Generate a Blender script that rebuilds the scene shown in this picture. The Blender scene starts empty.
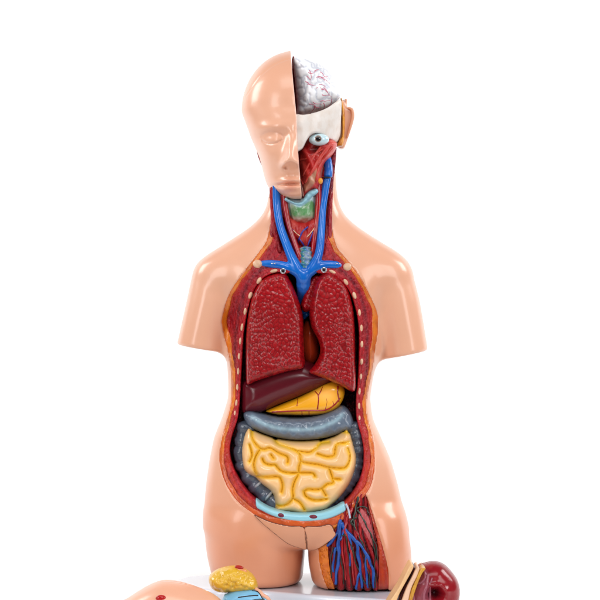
import bpy, math, random
import numpy as np
random.seed(3)
rng = np.random.RandomState(5)
D = 1800.0                       # camera distance in millimetres (world = millimetres / 1000)
scene = bpy.context.scene
COL = scene.collection

# ------------------------------------------------------------------ helpers
def s_(Y): return (D + Y) / D
def W(px, py, Y):
    s = s_(Y); return ((px - 300) * s, Y, (300 - py) * s)
def lin(c):
    c = np.asarray(c, float) / 255.0
    return np.where(c <= 0.04045, c / 12.92, ((c + 0.055) / 1.055) ** 2.4)

def spline(pts, n=6, closed=True):
    P = np.asarray(pts, float); m = len(P); out = []
    rngi = range(m) if closed else range(m - 1)
    for i in rngi:
        if closed: p0, p1, p2, p3 = P[i-1], P[i], P[(i+1) % m], P[(i+2) % m]
        else: p0, p1, p2, p3 = P[max(i-1, 0)], P[i], P[i+1], P[min(i+2, m-1)]
        for k in range(n):
            t = k / n
            out.append(0.5*((2*p1)+(-p0+p2)*t+(2*p0-5*p1+4*p2-p3)*t*t+(-p0+3*p1-3*p2+p3)*t**3))
    if not closed: out.append(P[-1])
    return np.array(out)

def PG(pts, Y, smooth=True, n=5):
    """outline traced in picture millimetres -> XZ outline at depth Y"""
    P = spline(pts, n) if smooth else np.asarray(pts, float)
    s = s_(Y)
    return np.stack([(P[:, 0]-300)*s, (300-P[:, 1])*s], 1)

def poly2d(P, X, Z):
    X, Z = np.broadcast_arrays(X, Z)
    d = np.full(X.shape, 1e9); sgn = np.ones(X.shape)
    n = len(P)
    for i in range(n):
        ax, az = P[i-1]; bx, bz = P[i]
        ex, ez = bx-ax, bz-az
        wx, wz = X-ax, Z-az
        t = np.clip((wx*ex+wz*ez)/(ex*ex+ez*ez+1e-9), 0, 1)
        qx, qz = wx-ex*t, wz-ez*t
        d = np.minimum(d, qx*qx+qz*qz)
        c = ((az <= Z) != (bz <= Z))
        if abs(ez) > 1e-12:
            xi = ax+(Z-az)*ex/ez
            sgn = np.where(c & (X < xi), -sgn, sgn)
    return sgn*np.sqrt(d)

def line2d(P, X, Z):
    X, Z = np.broadcast_arrays(X, Z)
    d = np.full(X.shape, 1e9)
    for i in range(1, len(P)):
        ax, az = P[i-1]; bx, bz = P[i]
        ex, ez = bx-ax, bz-az
        t = np.clip(((X-ax)*ex+(Z-az)*ez)/(ex*ex+ez*ez+1e-9), 0, 1)
        d = np.minimum(d, (X-ax-ex*t)**2+(Z-az-ez*t)**2)
    return np.sqrt(d)

def smin(a, b, k):
    h = np.clip(0.5+0.5*(b-a)/k, 0, 1)
    return b*(1-h)+a*h-k*h*(1-h)
def smax(a, b, k): return -smin(-a, -b, k)
def sstep(a, b, x):
    t = np.clip((x-a)/(b-a), 0, 1); return t*t*(3-2*t)

class Loft:
    """stack of superellipse sections; rows (py, xl, xr, yf, yb)"""
    def __init__(s, rows, n=2.3, sm=5.0, yc=0.0):
        R = np.array(sorted(rows), float)
        z = 300-R[:, 0]; o = np.argsort(z); z = z[o]; R = R[o]
        s.z = np.arange(z[0]-10, z[-1]+10, 1.0)
        ker = np.exp(-0.5*(np.arange(-15, 16)/sm)**2); ker /= ker.sum()
        def f(c):
            v = np.interp(s.z, z, c)
            return np.convolve(np.pad(v, 15, mode='edge'), ker, 'valid')
        s.xl, s.xr, s.yf, s.yb = f(R[:, 1]-300), f(R[:, 2]-300), f(R[:, 3]), f(R[:, 4])
        s.n = n; s.yc = yc; s.z0 = z[0]; s.z1 = z[-1]
    def __call__(s, X, Y, Z):
        xl = np.interp(Z, s.z, s.xl); xr = np.interp(Z, s.z, s.xr)
        yf = np.interp(Z, s.z, s.yf); yb = np.interp(Z, s.z, s.yb)
        a = (xr-xl)/2; cx = (xr+xl)/2
        y = Y-s.yc
        b = np.where(y < 0, s.yc-yf, yb-s.yc)
        u = np.abs(X-cx)/a; v = np.abs(y)/b
        r = (u**s.n+v**s.n)**(1/s.n)
        return (r-1)*np.minimum(a, b)

def nets(f, lo, hi, h):
    xs = np.arange(lo[0], hi[0]+h, h); ys = np.arange(lo[1], hi[1]+h, h); zs = np.arange(lo[2], hi[2]+h, h)
    V = f(xs[:, None, None], ys[None, :, None], zs[None, None, :])
    V = np.array(np.broadcast_to(V, (len(xs), len(ys), len(zs))), dtype=np.float32)
    V[0] = V[-1] = 1; V[:, 0] = V[:, -1] = 1; V[:, :, 0] = V[:, :, -1] = 1
    S = V < 0
    cnt = np.zeros((len(xs)-1, len(ys)-1, len(zs)-1), np.int8)
    offs = [(i, j, k) for i in (0, 1) for j in (0, 1) for k in (0, 1)]
    sl = lambda o, n: slice(o, n-1+o)
    nx, ny, nz = V.shape
    for o in offs: cnt += S[sl(o[0], nx), sl(o[1], ny), sl(o[2], nz)]
    I = np.argwhere((cnt > 0) & (cnt < 8))
    idx = np.full(cnt.shape, -1, np.int32)
    idx[I[:, 0], I[:, 1], I[:, 2]] = np.arange(len(I))
    cv = {o: V[I[:, 0]+o[0], I[:, 1]+o[1], I[:, 2]+o[2]] for o in offs}
    acc = np.zeros((len(I), 3)); num = np.zeros(len(I))
    for o in offs:
        for ax in range(3):
            if o[ax]: continue
            q = list(o); q[ax] = 1; q = tuple(q)
            a, b = cv[o], cv[q]
            m = (a < 0) != (b < 0)
            t = np.where(m, a/np.where(m, a-b, 1), 0)
            p = np.array(o, float)[None].repeat(len(I), 0); p[:, ax] += t
            acc += p*m[:, None]; num += m
    P = acc/num[:, None]+I
    verts = np.stack([xs[0]+P[:, 0]*h, ys[0]+P[:, 1]*h, zs[0]+P[:, 2]*h], 1)
    quads = []
    for ax in range(3):
        n1, n2 = (ax+1) % 3, (ax+2) % 3
        A = np.take(S, range(V.shape[ax]-1), ax); B = np.take(S, range(1, V.shape[ax]), ax)
        E = np.argwhere(A != B)
        E = E[(E[:, n1] > 0) & (E[:, n2] > 0) & (E[:, n1] < V.shape[n1]-1) & (E[:, n2] < V.shape[n2]-1)]
        fl = A[E[:, 0], E[:, 1], E[:, 2]]
        def g(d1, d2):
            q = E.copy(); q[:, n1] -= d1; q[:, n2] -= d2
            return idx[q[:, 0], q[:, 1], q[:, 2]]
        Q = np.stack([g(1, 1), g(0, 1), g(0, 0), g(1, 0)], 1)
        Q[~fl] = Q[~fl][:, ::-1]
        quads.append(Q)
    return verts, np.concatenate(quads)

def relax(v, q, it, f=0.5):
    for _ in range(it):
        acc = np.zeros_like(v); n = np.zeros(len(v))
        for a in range(4):
            b = (a+1) % 4
            for c in range(3):
                acc[:, c] += np.bincount(q[:, a], v[q[:, b], c], len(v))+np.bincount(q[:, b], v[q[:, a], c], len(v))
            n += np.bincount(q[:, a], minlength=len(v))+np.bincount(q[:, b], minlength=len(v))
        v = v*(1-f)+f*acc/np.maximum(n, 1)[:, None]
    return v

def mesh_obj(name, verts, faces, m, parent=None, color=None, smooth=True):
    me = bpy.data.meshes.new(name)
    verts = np.asarray(verts, float)
    me.from_pydata([tuple(p) for p in (verts/1000.0)], [], [tuple(int(i) for i in q) for q in faces])
    me.materials.append(m)
    if smooth: me.polygons.foreach_set('use_smooth', [True]*len(me.polygons))
    if color is not None:
        c = lin(color(verts[:, 0], verts[:, 1], verts[:, 2]))
        a = me.color_attributes.new('paint', 'FLOAT_COLOR', 'POINT')
        a.data.foreach_set('color', np.concatenate([c, np.ones((len(c), 1))], 1).astype(np.float32).ravel())
    me.update()
    o = bpy.data.objects.new(name, me); COL.objects.link(o)
    if parent is not None: o.parent = parent
    return o

def solid(name, f, lo, hi, h, m, parent=None, color=None, it=1):
    v, q = nets(f, lo, hi, h)
    if it: v = relax(v, q, it)
    return mesh_obj(name, v, q, m, parent, color)

def tube_geo(path, r, seg=10, caps=True):
    P = np.asarray(path, float); n = len(P)
    r = np.broadcast_to(np.asarray(r, float), (n,)) if np.ndim(r) else np.full(n, r)
    T = np.gradient(P, axis=0); T /= np.linalg.norm(T, axis=1)[:, None]+1e-9
    up = np.array([0, 1, 0.]); V = []; F = []
    for i in range(n):
        a = np.cross(T[i], up); la = np.linalg.norm(a)
        a = a/la if la > 1e-3 else np.array([1, 0, 0.])
        b = np.cross(a, T[i])
        for k in range(seg):
            t = 2*math.pi*k/seg
            V.append(P[i]+r[i]*(math.cos(t)*a+math.sin(t)*b))
    for i in range(n-1):
        for k in range(seg):
            k2 = (k+1) % seg
            F.append((i*seg+k, i*seg+k2, (i+1)*seg+k2, (i+1)*seg+k))
    if caps:
        for i, rev in ((0, 0), (n-1, 1)):
            c = len(V); V.append(P[i]+T[i]*r[i]*(0.6 if rev else -0.6))
            for k in range(seg):
                k2 = (k+1) % seg
                F.append((c, i*seg+k, i*seg+k2) if rev else (c, i*seg+k2, i*seg+k))
    return np.array(V), F

def tubes(name, paths, m, parent=None, seg=10, color=None):
    V = []; F = []; o = 0
    for P, r in paths:
        v, f = tube_geo(P, r, seg)
        V.append(v); F += [tuple(i+o for i in q) for q in f]; o += len(v)
    return mesh_obj(name, np.concatenate(V), F, m, parent, color)

def front(f, pts, ylo=-110, yhi=40, lift=0.0):
    """points where the sight line of each traced point first meets solid f"""
    pts = np.asarray(pts, float)
    Y = np.arange(ylo, yhi, 0.5)
    s = s_(Y)[None]
    X = (pts[:, 0:1]-300)*s; Z = (300-pts[:, 1:2])*s
    v = f(X, np.broadcast_to(Y[None], X.shape), Z)
    hit = v < 0
    i = np.where(hit.any(1), hit.argmax(1), len(Y)-1)
    y = Y[i]-lift
    s = s_(y)
    return np.stack([(pts[:, 0]-300)*s, y, (300-pts[:, 1])*s], 1)

def smooth1(v, k=3):
    v = np.asarray(v, float).copy()
    for _ in range(k):
        w = v.copy(); w[1:-1] = (v[:-2]+v[1:-1]*2+v[2:])/4; v = w
    return v

def on(f, pts, lift=0.5, n=6, k=6, **kw):
    P = front(f, spline(pts, n, False), lift=lift, **kw)
    y = smooth1(P[:, 1], k); s = s_(y)/s_(P[:, 1])
    return np.stack([P[:, 0]*s, y, P[:, 2]*s], 1)

def ball_geo(c, r, ax=None, seg=20, rings=12):
    V = []; F = []
    for i in range(rings+1):
        t = math.pi*i/rings
        for k in range(seg):
            p = 2*math.pi*k/seg
            V.append((math.sin(t)*math.cos(p), math.sin(t)*math.sin(p), math.cos(t)))
    V = np.array(V)*np.asarray(r, float)
    if ax:   # rotation about Y
        ca, sa = math.cos(ax), math.sin(ax)
        V = np.stack([V[:, 0]*ca+V[:, 2]*sa, V[:, 1], -V[:, 0]*sa+V[:, 2]*ca], 1)
    V = V+np.asarray(c, float)
    for i in range(rings):
        for k in range(seg):
            k2 = (k+1) % seg
            F.append((i*seg+k, (i+1)*seg+k, (i+1)*seg+k2, i*seg+k2))
    return V, F
def ball(name, c, r, m, parent=None, ax=None, color=None, seg=20):
    v, f = ball_geo(c, r, ax, seg, max(12, seg//2)); return mesh_obj(name, v, f, m, parent, color)

# ------------------------------------------------------------------ materials
def mat(name, col=None, rough=0.35, coat=0.3, crough=0.12, bump=None, var=None, metal=0.0, var2=None, sss=0.0, spec=0.4):
    m = bpy.data.materials.new(name); m.use_nodes = True
    nt = m.node_tree; N = nt.nodes; L = nt.links
    b = N['Principled BSDF']
    b.inputs['Roughness'].default_value = rough
    b.inputs['Coat Weight'].default_value = coat
    b.inputs['Coat Roughness'].default_value = crough
    b.inputs['Metallic'].default_value = metal
    b.inputs['Specular IOR Level'].default_value = spec
    if sss:
        b.inputs['Subsurface Weight'].default_value = sss
        b.inputs['Subsurface Scale'].default_value = 0.004
        b.inputs['Subsurface Radius'].default_value = (1.0, 0.45, 0.25)
    tc = N.new('ShaderNodeTexCoord')
    if col is None:
        a = N.new('ShaderNodeAttribute'); a.attribute_name = 'paint'; src = a.outputs['Color']
    else:
        r = N.new('ShaderNodeRGB'); r.outputs[0].default_value = (*lin(col), 1); src = r.outputs[0]
    for v in [x for x in (var, var2) if x]:
        sc, amt, tint = v[0], v[1], v[2]
        mp = N.new('ShaderNodeMapping'); L.new(tc.outputs['Object'], mp.inputs[0])
        mp.inputs['Scale'].default_value = v[3] if len(v) > 3 else (1, 1, 1)
        if len(v) > 4: mp.inputs['Rotation'].default_value = v[4]
        no = N.new('ShaderNodeTexNoise'); no.inputs['Scale'].default_value = sc; no.inputs['Detail'].default_value = 4
        L.new(mp.outputs[0], no.inputs['Vector'])
        cr = N.new('ShaderNodeMapRange'); cr.inputs['From Min'].default_value = 0.42; cr.inputs['From Max'].default_value = 0.68
        cr.inputs['To Max'].default_value = amt
        L.new(no.outputs['Fac'], cr.inputs['Value'])
        mx = N.new('ShaderNodeMix'); mx.data_type = 'RGBA'
        L.new(cr.outputs[0], mx.inputs[0]); L.new(src, mx.inputs[6]); mx.inputs[7].default_value = (*lin(tint), 1)
        src = mx.outputs[2]
    L.new(src, b.inputs['Base Color'])
    if bump:
        prev = None
        for kind, sc, st, dist, mscale in bump:
            mp = N.new('ShaderNodeMapping'); L.new(tc.outputs['Object'], mp.inputs[0]); mp.inputs['Scale'].default_value = mscale
            vec = mp.outputs[0]
            if kind in ('noise', 'ridge'):
                t = N.new('ShaderNodeTexNoise'); t.inputs['Scale'].default_value = sc; t.inputs['Detail'].default_value = 3
                L.new(vec, t.inputs['Vector']); out = t.outputs['Fac']
                if kind == 'ridge':
                    q = N.new('ShaderNodeMath'); q.operation = 'SUBTRACT'; L.new(out, q.inputs[0]); q.inputs[1].default_value = 0.5
                    q2 = N.new('ShaderNodeMath'); q2.operation = 'ABSOLUTE'; L.new(q.outputs[0], q2.inputs[0])
                    q3 = N.new('ShaderNodeMath'); q3.operation = 'MULTIPLY'; L.new(q2.outputs[0], q3.inputs[0]); q3.inputs[1].default_value = 8
                    q3.use_clamp = True; out = q3.outputs[0]
            else:
                wn = N.new('ShaderNodeTexNoise'); wn.inputs['Scale'].default_value = 70; L.new(vec, wn.inputs['Vector'])
                wm = N.new('ShaderNodeMix'); wm.data_type = 'RGBA'; wm.inputs[0].default_value = 0.004
                L.new(vec, wm.inputs[6]); L.new(wn.outputs['Color'], wm.inputs[7])
                t = N.new('ShaderNodeTexVoronoi'); t.feature = 'F1'; t.inputs['Scale'].default_value = sc
                L.new(wm.outputs[2], t.inputs['Vector'])
                q = N.new('ShaderNodeMapRange'); q.inputs['From Max'].default_value = 0.62; q.inputs['To Min'].default_value = 1; q.inputs['To Max'].default_value = 0; q.interpolation_type = 'SMOOTHSTEP'
                L.new(t.outputs['Distance'], q.inputs['Value']); out = q.outputs[0]
            bn = N.new('ShaderNodeBump'); bn.inputs['Strength'].default_value = st; bn.inputs['Distance'].default_value = dist
            L.new(out, bn.inputs['Height'])
            if prev is not None: L.new(prev, bn.inputs['Normal'])
            prev = bn.outputs[0]
        L.new(prev, b.inputs['Normal']); L.new(prev, b.inputs['Coat Normal'])
    return m

one = (1, 1, 1)
M = {}
M['skin'] = mat('skin_plastic', None, 0.34, 0.4, 0.15, var=(9, 0.10, (222, 140, 105)), bump=[('noise', 60, 0.04, 0.002, one)])
M['fat'] = mat('fat_paint', None, 0.4, 0.5, 0.2, var=(90, 0.55, (150, 50, 12)), bump=[('noise', 160, 0.5, 0.002, one)])
M['muscle'] = mat('muscle_paint', None, 0.38, 0.05, 0.2, spec=.25, var=(120, 0.45, (84, 8, 20), (1, 1, .35)), var2=(330, .5, (196, 60, 70)), bump=[('ridge', 150, 0.5, 0.002, (1, 1, .5)), ('noise', 300, .5, .001, one)])
M['strand'] = mat('strand_muscle', None, 0.33, 0.05, 0.15, spec=.3, var=(110, 0.6, (95, 8, 14), (1.6, 1, .22)), bump=[('ridge', 130, 0.6, 0.002, (1.6, 1, .22))])
M['facemuscle'] = mat('face_muscle', None, 0.32, 0.1, 0.15, var=(45, 0.5, (214, 84, 70), (1.9, 1, .45), (0, .55, 0)), bump=[('noise', 110, 0.45, 0.002, (1.9, 1, .45))])
M['lung'] = mat('lung_lacquer', None, 0.3, 0.2, 0.16, var=(14, .3, (112, 8, 12)), bump=[('ridge', 55, 0.25, 0.0012, (1, .4, 1)), ('noise', 160, .25, .001, one)], spec=.35)
M['liver'] = mat('liver_lacquer', None, 0.24, 0.0, 0.12, var=(20, .3, (58, 10, 20)), bump=[('noise', 40, .06, .003, one)])
M['stomach'] = mat('stomach_lacquer', None, 0.3, 0.5, 0.12, bump=[('noise', 60, .1, .003, one)])
M['colon'] = mat('colon_lacquer', None, 0.33, 0.5, 0.15, var=(120, .35, (60, 70, 85)), bump=[('noise', 110, .35, .003, one)])
M['gut'] = mat('intestine_lacquer', None, 0.3, 0.5, 0.12, var=(60, .2, (240, 190, 110)), bump=[('noise', 120, .08, .002, one)])
M['bone'] = mat('bone_paint', None, 0.45, 0.25, 0.2, var=(140, .25, (190, 150, 110)), bump=[('noise', 200, .15, .001, one)])
M['bluebone'] = mat('pale_blue_cartilage', None, 0.35, 0.4, 0.15, var=(60, .25, (120, 190, 215)))
M['vein'] = mat('blue_vein', (6, 108, 204), 0.27, 0.35, 0.1, var=(50, .5, (6, 78, 172)))
M['thighvein'] = mat('deep_blue_vein', (16, 78, 165), 0.28, 0.35, 0.1, var=(90, .6, (20, 40, 110)))
M['purplevein'] = mat('purple_vein', (58, 52, 150), 0.3, 0.5)
M['artery'] = mat('red_artery', (170, 14, 24), 0.25, 0.6, 0.1, var=(60, .5, (110, 5, 15)))
M['dark'] = mat('dark_green_nerve', (28, 38, 26), 0.3, 0.5)
M['marrow'] = mat('marrow_maroon', (110, 20, 50), 0.4, 0.3)
M['brain'] = mat('brain_white', None, 0.4, 0.4, 0.2, bump=[('noise', 90, .3, .002, one)])
M['pinkvessel'] = mat('pink_vessel', (205, 110, 135), 0.35, 0.4)
M['eye'] = mat('eyeball_gloss', None, 0.12, 0.9, 0.03)
M['throat'] = mat('throat_paint', None, 0.35, 0.5, 0.15, var=(160, .4, (225, 215, 205)), bump=[('noise', 200, .5, .0015, one)])
M['metal'] = mat('polished_steel', (200, 200, 205), 0.18, 0, metal=1.0)
M['flap'] = mat('mauve_flap', (150, 98, 92), 0.6, 0, spec=.15)
M['darkpaint'] = mat('dark_slot', (22, 10, 12), 0.5, 0.2)
M['white'] = mat('white_glossy_base', (214, 216, 226), 0.2, 0.4, 0.05)
M['yellowlobe'] = mat('yellow_fat_lobe', None, 0.33, 0.5, 0.15, var=(150, .5, (200, 150, 20)), bump=[('noise', 150, .5, .002, one)])
M['redlobe'] = mat('red_organ_gloss', None, 0.22, 0.15, 0.08, spec=.35, var=(40, .4, (120, 18, 28)), bump=[('noise', 60, .2, .003, one)])
M['floor'] = mat('white_sweep', (243, 243, 243), 0.75, 0.0)

# ------------------------------------------------------------------ body field
BASEZ = -283.0
torso = Loft([
 (140,270,334,-26,40),(165,269,335,-28,40),(185,268.5,336.2,-29,40),(198,268.5,337.5,-30,40),(207,266.5,340,-31,41),(216,262,345,-33,42),(226,252,356,-36,44),
 (236,237.5,371,-40,47),(246,221,387.5,-44,50),(255,209.5,399.5,-47,53),(263,202,405.5,-50,56),(272,203,405,-54,58),
 (282,212,396,-58,60),(295,222,387,-62,62),(312,226,382,-66,64),(335,225,382,-67,64),(350,226,381,-66,62),(375,228,373.5,-62,58),
 (397,228.5,370,-60,55),(418,222,372.5,-59,55),(437,214,381,-60,58),(460,209.5,391,-62,62),(485,206,398,-63,66),
 (510,204,403.5,-62,70),(530,204,408,-58,70),(545,204,410,-48,62),(556,205,411,-38,50)], n=2.35, sm=4)
armL = Loft([(246,214,236,-14,22),(256,204,238,-22,28),(266,196,239,-28,33),(278,191.5,239,-32,36),(300,187,235,-34,38),(320,182.5,230,-34,38),(340,178,226,-33,37),(360,174,224,-33,37)], n=2.1, sm=4)
armR = Loft([(242,372,392,-14,22),(252,370,397,-22,28),(262,368,406,-28,33),(275,368,413,-32,36),(300,371,419.5,-34,38),(320,375,423,-34,38),(345,380,427,-33,37),(365,383,430,-33,37)], n=2.1, sm=4)
legL = Loft([(480,210,300,-40,60),(510,204,306,-54,68),(530,204,306.5,-56,66),(545,205,305.5,-54,62),(560,207,304.5,-50,58),(575,211,303,-44,54),(600,215,302,-40,50)], n=2.3, sm=5, yc=14)
legR = Loft([(480,308,396,-45,60),(510,305,403.5,-60,62),(530,306,408,-63,58),(545,308,410,-64,54),(560,308,411,-64,48),(575,311,411.5,-63,44),(600,315,410,-61,40)], n=2.5, sm=5, yc=-8)

def body(X, Y, Z):
    d = torso(X, Y, Z)
    d = smax(d, -250-Z, 12)                       # crotch
    d = np.maximum(d, Z-165)
    # gap between the legs opens below the pubis
    a = armL(X, Y, Z); a = smax(a, -(53-0.17*(28+ (X+100)*-1))*1.0-Z - 0*X, 3); a = smax(a, Z-44+(X+62)*0*1, 22)
    b = armR(X, Y, Z); b = smax(b, -(58-0.2*np.maximum(X-88, 0))-Z, 3); b = smax(b, Z-46, 22)
    d = smin(d, a, 12); d = smin(d, b, 12)
    l = smax(legL(X, Y, Z), BASEZ+0.2-Z, 8); l = smax(l, Z+196, 22)
    r = smax(legR(X, Y, Z), BASEZ+0.2-Z, 8); r = smax(r, Z+196, 22)
    # crotch notch carved from the trunk
    notch = Z+247+np.abs(X-6.5)*1.6
    d = smax(d, -(notch*0.6), 10) if False else d
    leg = np.minimum(l, r)
    tr = smax(d, -245+0.0012*(X-6)**2-Z, 9)
    return smin(tr, leg, 5)

C1 = PG([(262,148),(264,186),(270.5,198),(272.5,213),(269,233),(266,243),(257,256),(246,270),(233,288),(226,302),(221.5,318),(221.5,326),(223.5,336),(227,349),(231,370),(232,390),(231,405),(228,418),(222,439),(219.5,460),(225,481),(237,499),(254,512),(274,522.5),(298,525.5),(318,525.5),(336,521.5),(346,513),(358,500),(368,489),(373,475),(374.5,455),(372,437),(367,418),(366,405),(368,392),(371,377),(374,357),(376,343),(377.5,334),(378,323),(376.5,311),(370,297),(360,278),(348,262),(338,250),(334,240),(331.5,228),(331.2,213),(331.5,198),(332.5,183),(334.5,170),(345,160),(345,148)], -45)
C3 = PG([(302,268),(294,271),(286,274),(277,273),(266,277),(258,285),(252,297),(248,312),(244.5,330),(243,350),(241.5,375),(240,400),(237.5,420),(232,437),(230,452),(234,468),(243,484),(255,497.5),(270,506),(285,512),(310,514),(330,510),(345,500),(356,486),(362,470),(363.5,452),(361,436),(356.5,420),(356,400),(357.5,380),(358.5,350),(358,325),(354,305),(349,292),(340,281),(330,275),(320,274),(311,271)], -38)
CL = PG([(340,518),(328,531),(319.5,541),(319.5,560),(324,580),(329,592),(331,606),(388,606),(388.5,590),(388,570),(382,546),(373,516),(366,496),(360,497),(350,506)], -58, n=3)

def B1(X, Z): return poly2d(C1, X, Z)
def skin_f(X, Y, Z):
    d = body(X, Y, Z)
    d1 = poly2d(C1, X, Z); dl = poly2d(CL, X, Z)
    d = smax(d, -np.maximum(d1, Y-30), .8)
    d = smax(d, -np.maximum(dl, Y-0), .5)
    return d
def fatw(X, Z):
    # width of the yellow-orange band
    return 3.2+0.7*np.sin(X*.3)*np.sin(Z*.21)+3.3*sstep(-203, -214, Z)*sstep(62, 40, np.abs(X))+2.0*np.exp(-((Z+30)/30)**2)+2.5*np.exp(-((Z-75)/25)**2)+1.5*sstep(-120, -170, Z)
def wall_raw(X, Y, Z):
    d = body(X, Y, Z)
    d1 = poly2d(C1, X, Z); d3 = poly2d(C3, X, Z)
    rec = 0.35+0.30*np.clip(-d1, 0, 16)
    rn = 0.35+0.16*np.clip(-d1, 0, 14)+9*sstep(9, 17, -d1)*sstep(36, 62, Z); kn = sstep(34, 48, Z); rec = rec*(1-kn)+rn*kn
    floor = 8.0
    d = np.maximum(d+rec, d1-1.2)
    d = np.maximum(d, Y-29.5)
    d = smax(d, -np.maximum(d3, Y-floor), 1.5)
    return d
def fat_f(X, Y, Z): return np.maximum(wall_raw(X, Y, Z), -poly2d(C1, X, Z)-fatw(X, Z))
def mus_f(X, Y, Z): return np.maximum(wall_raw(X, Y, Z)+0.3, poly2d(C1, X, Z)+fatw(X, Z)-1.2)

# ------------------------------------------------------------------ the torso model
root = bpy.data.objects.new('anatomical_torso_model', None); COL.objects.link(root)
root.location = (0, 0, 0)
root['label'] = 'tall anatomical torso model with open chest and belly, standing on a white base'
root['category'] = 'anatomy model'

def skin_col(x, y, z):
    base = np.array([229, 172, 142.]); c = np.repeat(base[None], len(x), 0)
    w = sstep(-150, -260, z)[:, None]; c = c*(1-w)+np.array([220, 146, 110.])*w  # orange blush toward the legs; weaker light below is painted into the skin
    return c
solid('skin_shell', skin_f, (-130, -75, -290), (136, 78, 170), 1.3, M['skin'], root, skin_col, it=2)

def fat_col(x, y, z):
    e = -poly2d(C1, x, z)/fatw(x, z)
    c = np.array([216, 108, 20.])[None].repeat(len(x), 0)
    k = np.exp(-((e-0.55)/0.3)**2)[:, None]; c = c*(1-k*.5)+np.array([238, 146, 26.])*k*.5
    lowr = sstep(-130, -175, z)[:, None]; c = c*(1-lowr*.6)+np.array([196, 62, 18.])*lowr*.6
    nk = sstep(55, 90, z)[:, None]; c = c*(1-nk*.7)+np.array([165, 84, 22.])*nk*.7
    return c
solid('fat_layer', fat_f, (-90, -75, -240), (90, 32, 160), 1.2, M['fat'], root, fat_col, it=2)

def mus_col(x, y, z):
    e = -poly2d(C1, x, z)-fatw(x, z); d3 = poly2d(C3, x, z)
    c = np.array([168, 18, 26.])[None].repeat(len(x), 0)
    st = (0.5+0.5*np.sin(e*1.5+np.sin(z*.12)*.8))[:, None]
    c = c*(1-.45*st)+np.array([110, 14, 44.])*.45*st
    k = np.exp(-(np.maximum(e, 0)/1.6)**2)[:, None]; c = c*(1-k*.7)+np.array([206, 60, 20.])*k*.7
    k = (sstep(7, 3.5, d3)*sstep(75, 55, z))[:, None]; c = c*(1-k*.75)+np.array([196, 22, 30.])*k*.75
    k = (np.exp(-((d3-8.5)/1.6)**2)*sstep(70, 50, z))[:, None]; c = c*(1-k*.7)+np.array([84, 8, 24.])*k*.7
    k = (np.exp(-((d3-3.2)/.7)**2)*sstep(60, 40, z))[:, None]; c = c*(1-k*.6)+np.array([110, 8, 16.])*k*.6
    lw = (sstep(-118, -140, z)*np.exp(-((e-2.5)/2.2)**2))[:, None]; c = c*(1-lw*.7)+np.array([205, 70, 18.])*lw*.7
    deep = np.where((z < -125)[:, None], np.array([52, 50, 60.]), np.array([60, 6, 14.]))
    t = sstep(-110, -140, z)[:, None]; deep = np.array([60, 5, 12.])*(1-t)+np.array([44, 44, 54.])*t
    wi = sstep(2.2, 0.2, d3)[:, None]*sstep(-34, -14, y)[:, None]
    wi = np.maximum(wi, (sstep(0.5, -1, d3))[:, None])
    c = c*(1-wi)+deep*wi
    nk = sstep(45, 60, z)[:, None]
    c = c*(1-nk*.5)+np.array([178, 20, 28.])*nk*.5
    return c
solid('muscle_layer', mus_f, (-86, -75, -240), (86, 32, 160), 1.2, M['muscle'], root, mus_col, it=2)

# base plate
bp = np.array([(W(px, py, 0)[0], 0) for px, py in [(0, 0)]])
def onbase(px, py):
    s = -BASEZ/(py-300.0); Y = D*(s-1); return ((px-300)*s, Y)
bo = [(240,573.6),(200,575),(184,577),(174,581),(178,584.5),(196,587.5),(214,590),(235,591),(262,591.3),(290,593.5),(330,596.5),(380,599.5),(412,601.5),(432,598),(434,588),(420,578),(385,573.5),(310,572.5)]
bpP = spline([onbase(*p) for p in bo], 6)
def base_f(X, Y, Z):
    d = poly2d(bpP, X, Y)
    top = Z-BASEZ; bot = (BASEZ-22)-Z
    return smax(smax(d, top, 4), bot, 3)
mnx, mny = bpP.min(0)-6; mxx, mxy = bpP.max(0)+6
solid('base_plate', base_f, (mnx, mny, BASEZ-26), (mxx, mxy, BASEZ+4), 1.3, M['white'], root, None, it=2)

# ribs and collar bones cut ends
def rib(px, py, w, h, ang, name='rib_end', lift=-0.3, th=2.2):
    p = front(mus_f, [(px, py)])[0]
    if p[1] > -8: p = np.array(W(px, py, -40))
    return ball(name, (p[0], p[1]-lift+0.5, p[2]), (w/2*.92, th, h/2*.86), M['bone'], root, ax=math.radians(ang),
                color=lambda x, y, z: np.array([[226, 182, 150.]])+8*np.sin(x*.8+z*.7)[:, None])
rib(257.5, 264, 10.5, 10, 0, 'collar_bone_end', th=4); rib(347.5, 267, 9.5, 9.5, 0, 'collar_bone_end', th=4)
for a in [(274,271,9,4.5,-12),(259,280.5,4.6,9,32),(250.5,295,4.2,9,20),(245.5,311,4,9,12),(242.3,327,3.8,9,8),(240.5,341,3.4,9,4),(239.3,356,3.2,8.5,2),(238.4,371,3.2,8.5,2),(237.5,387,3.0,8,2),(236.5,403,3,8,4),(235,413,2.6,6,6),
          (332.5,272,9,4.2,22),(346,282,4.6,9,-35),(354.3,295,4.2,9.5,-18),(359,312,4,9.5,-6),(361,328,4,9,-2),(361.6,344,3.8,8.5,0),(361.4,361,3.8,8.5,1),(360.6,376,3.4,8,2),(359.2,391,3.4,9,2),(358.8,406,3.2,8.5,0),(359.3,418,2.8,6,0)]:
    rib(*a)

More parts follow.
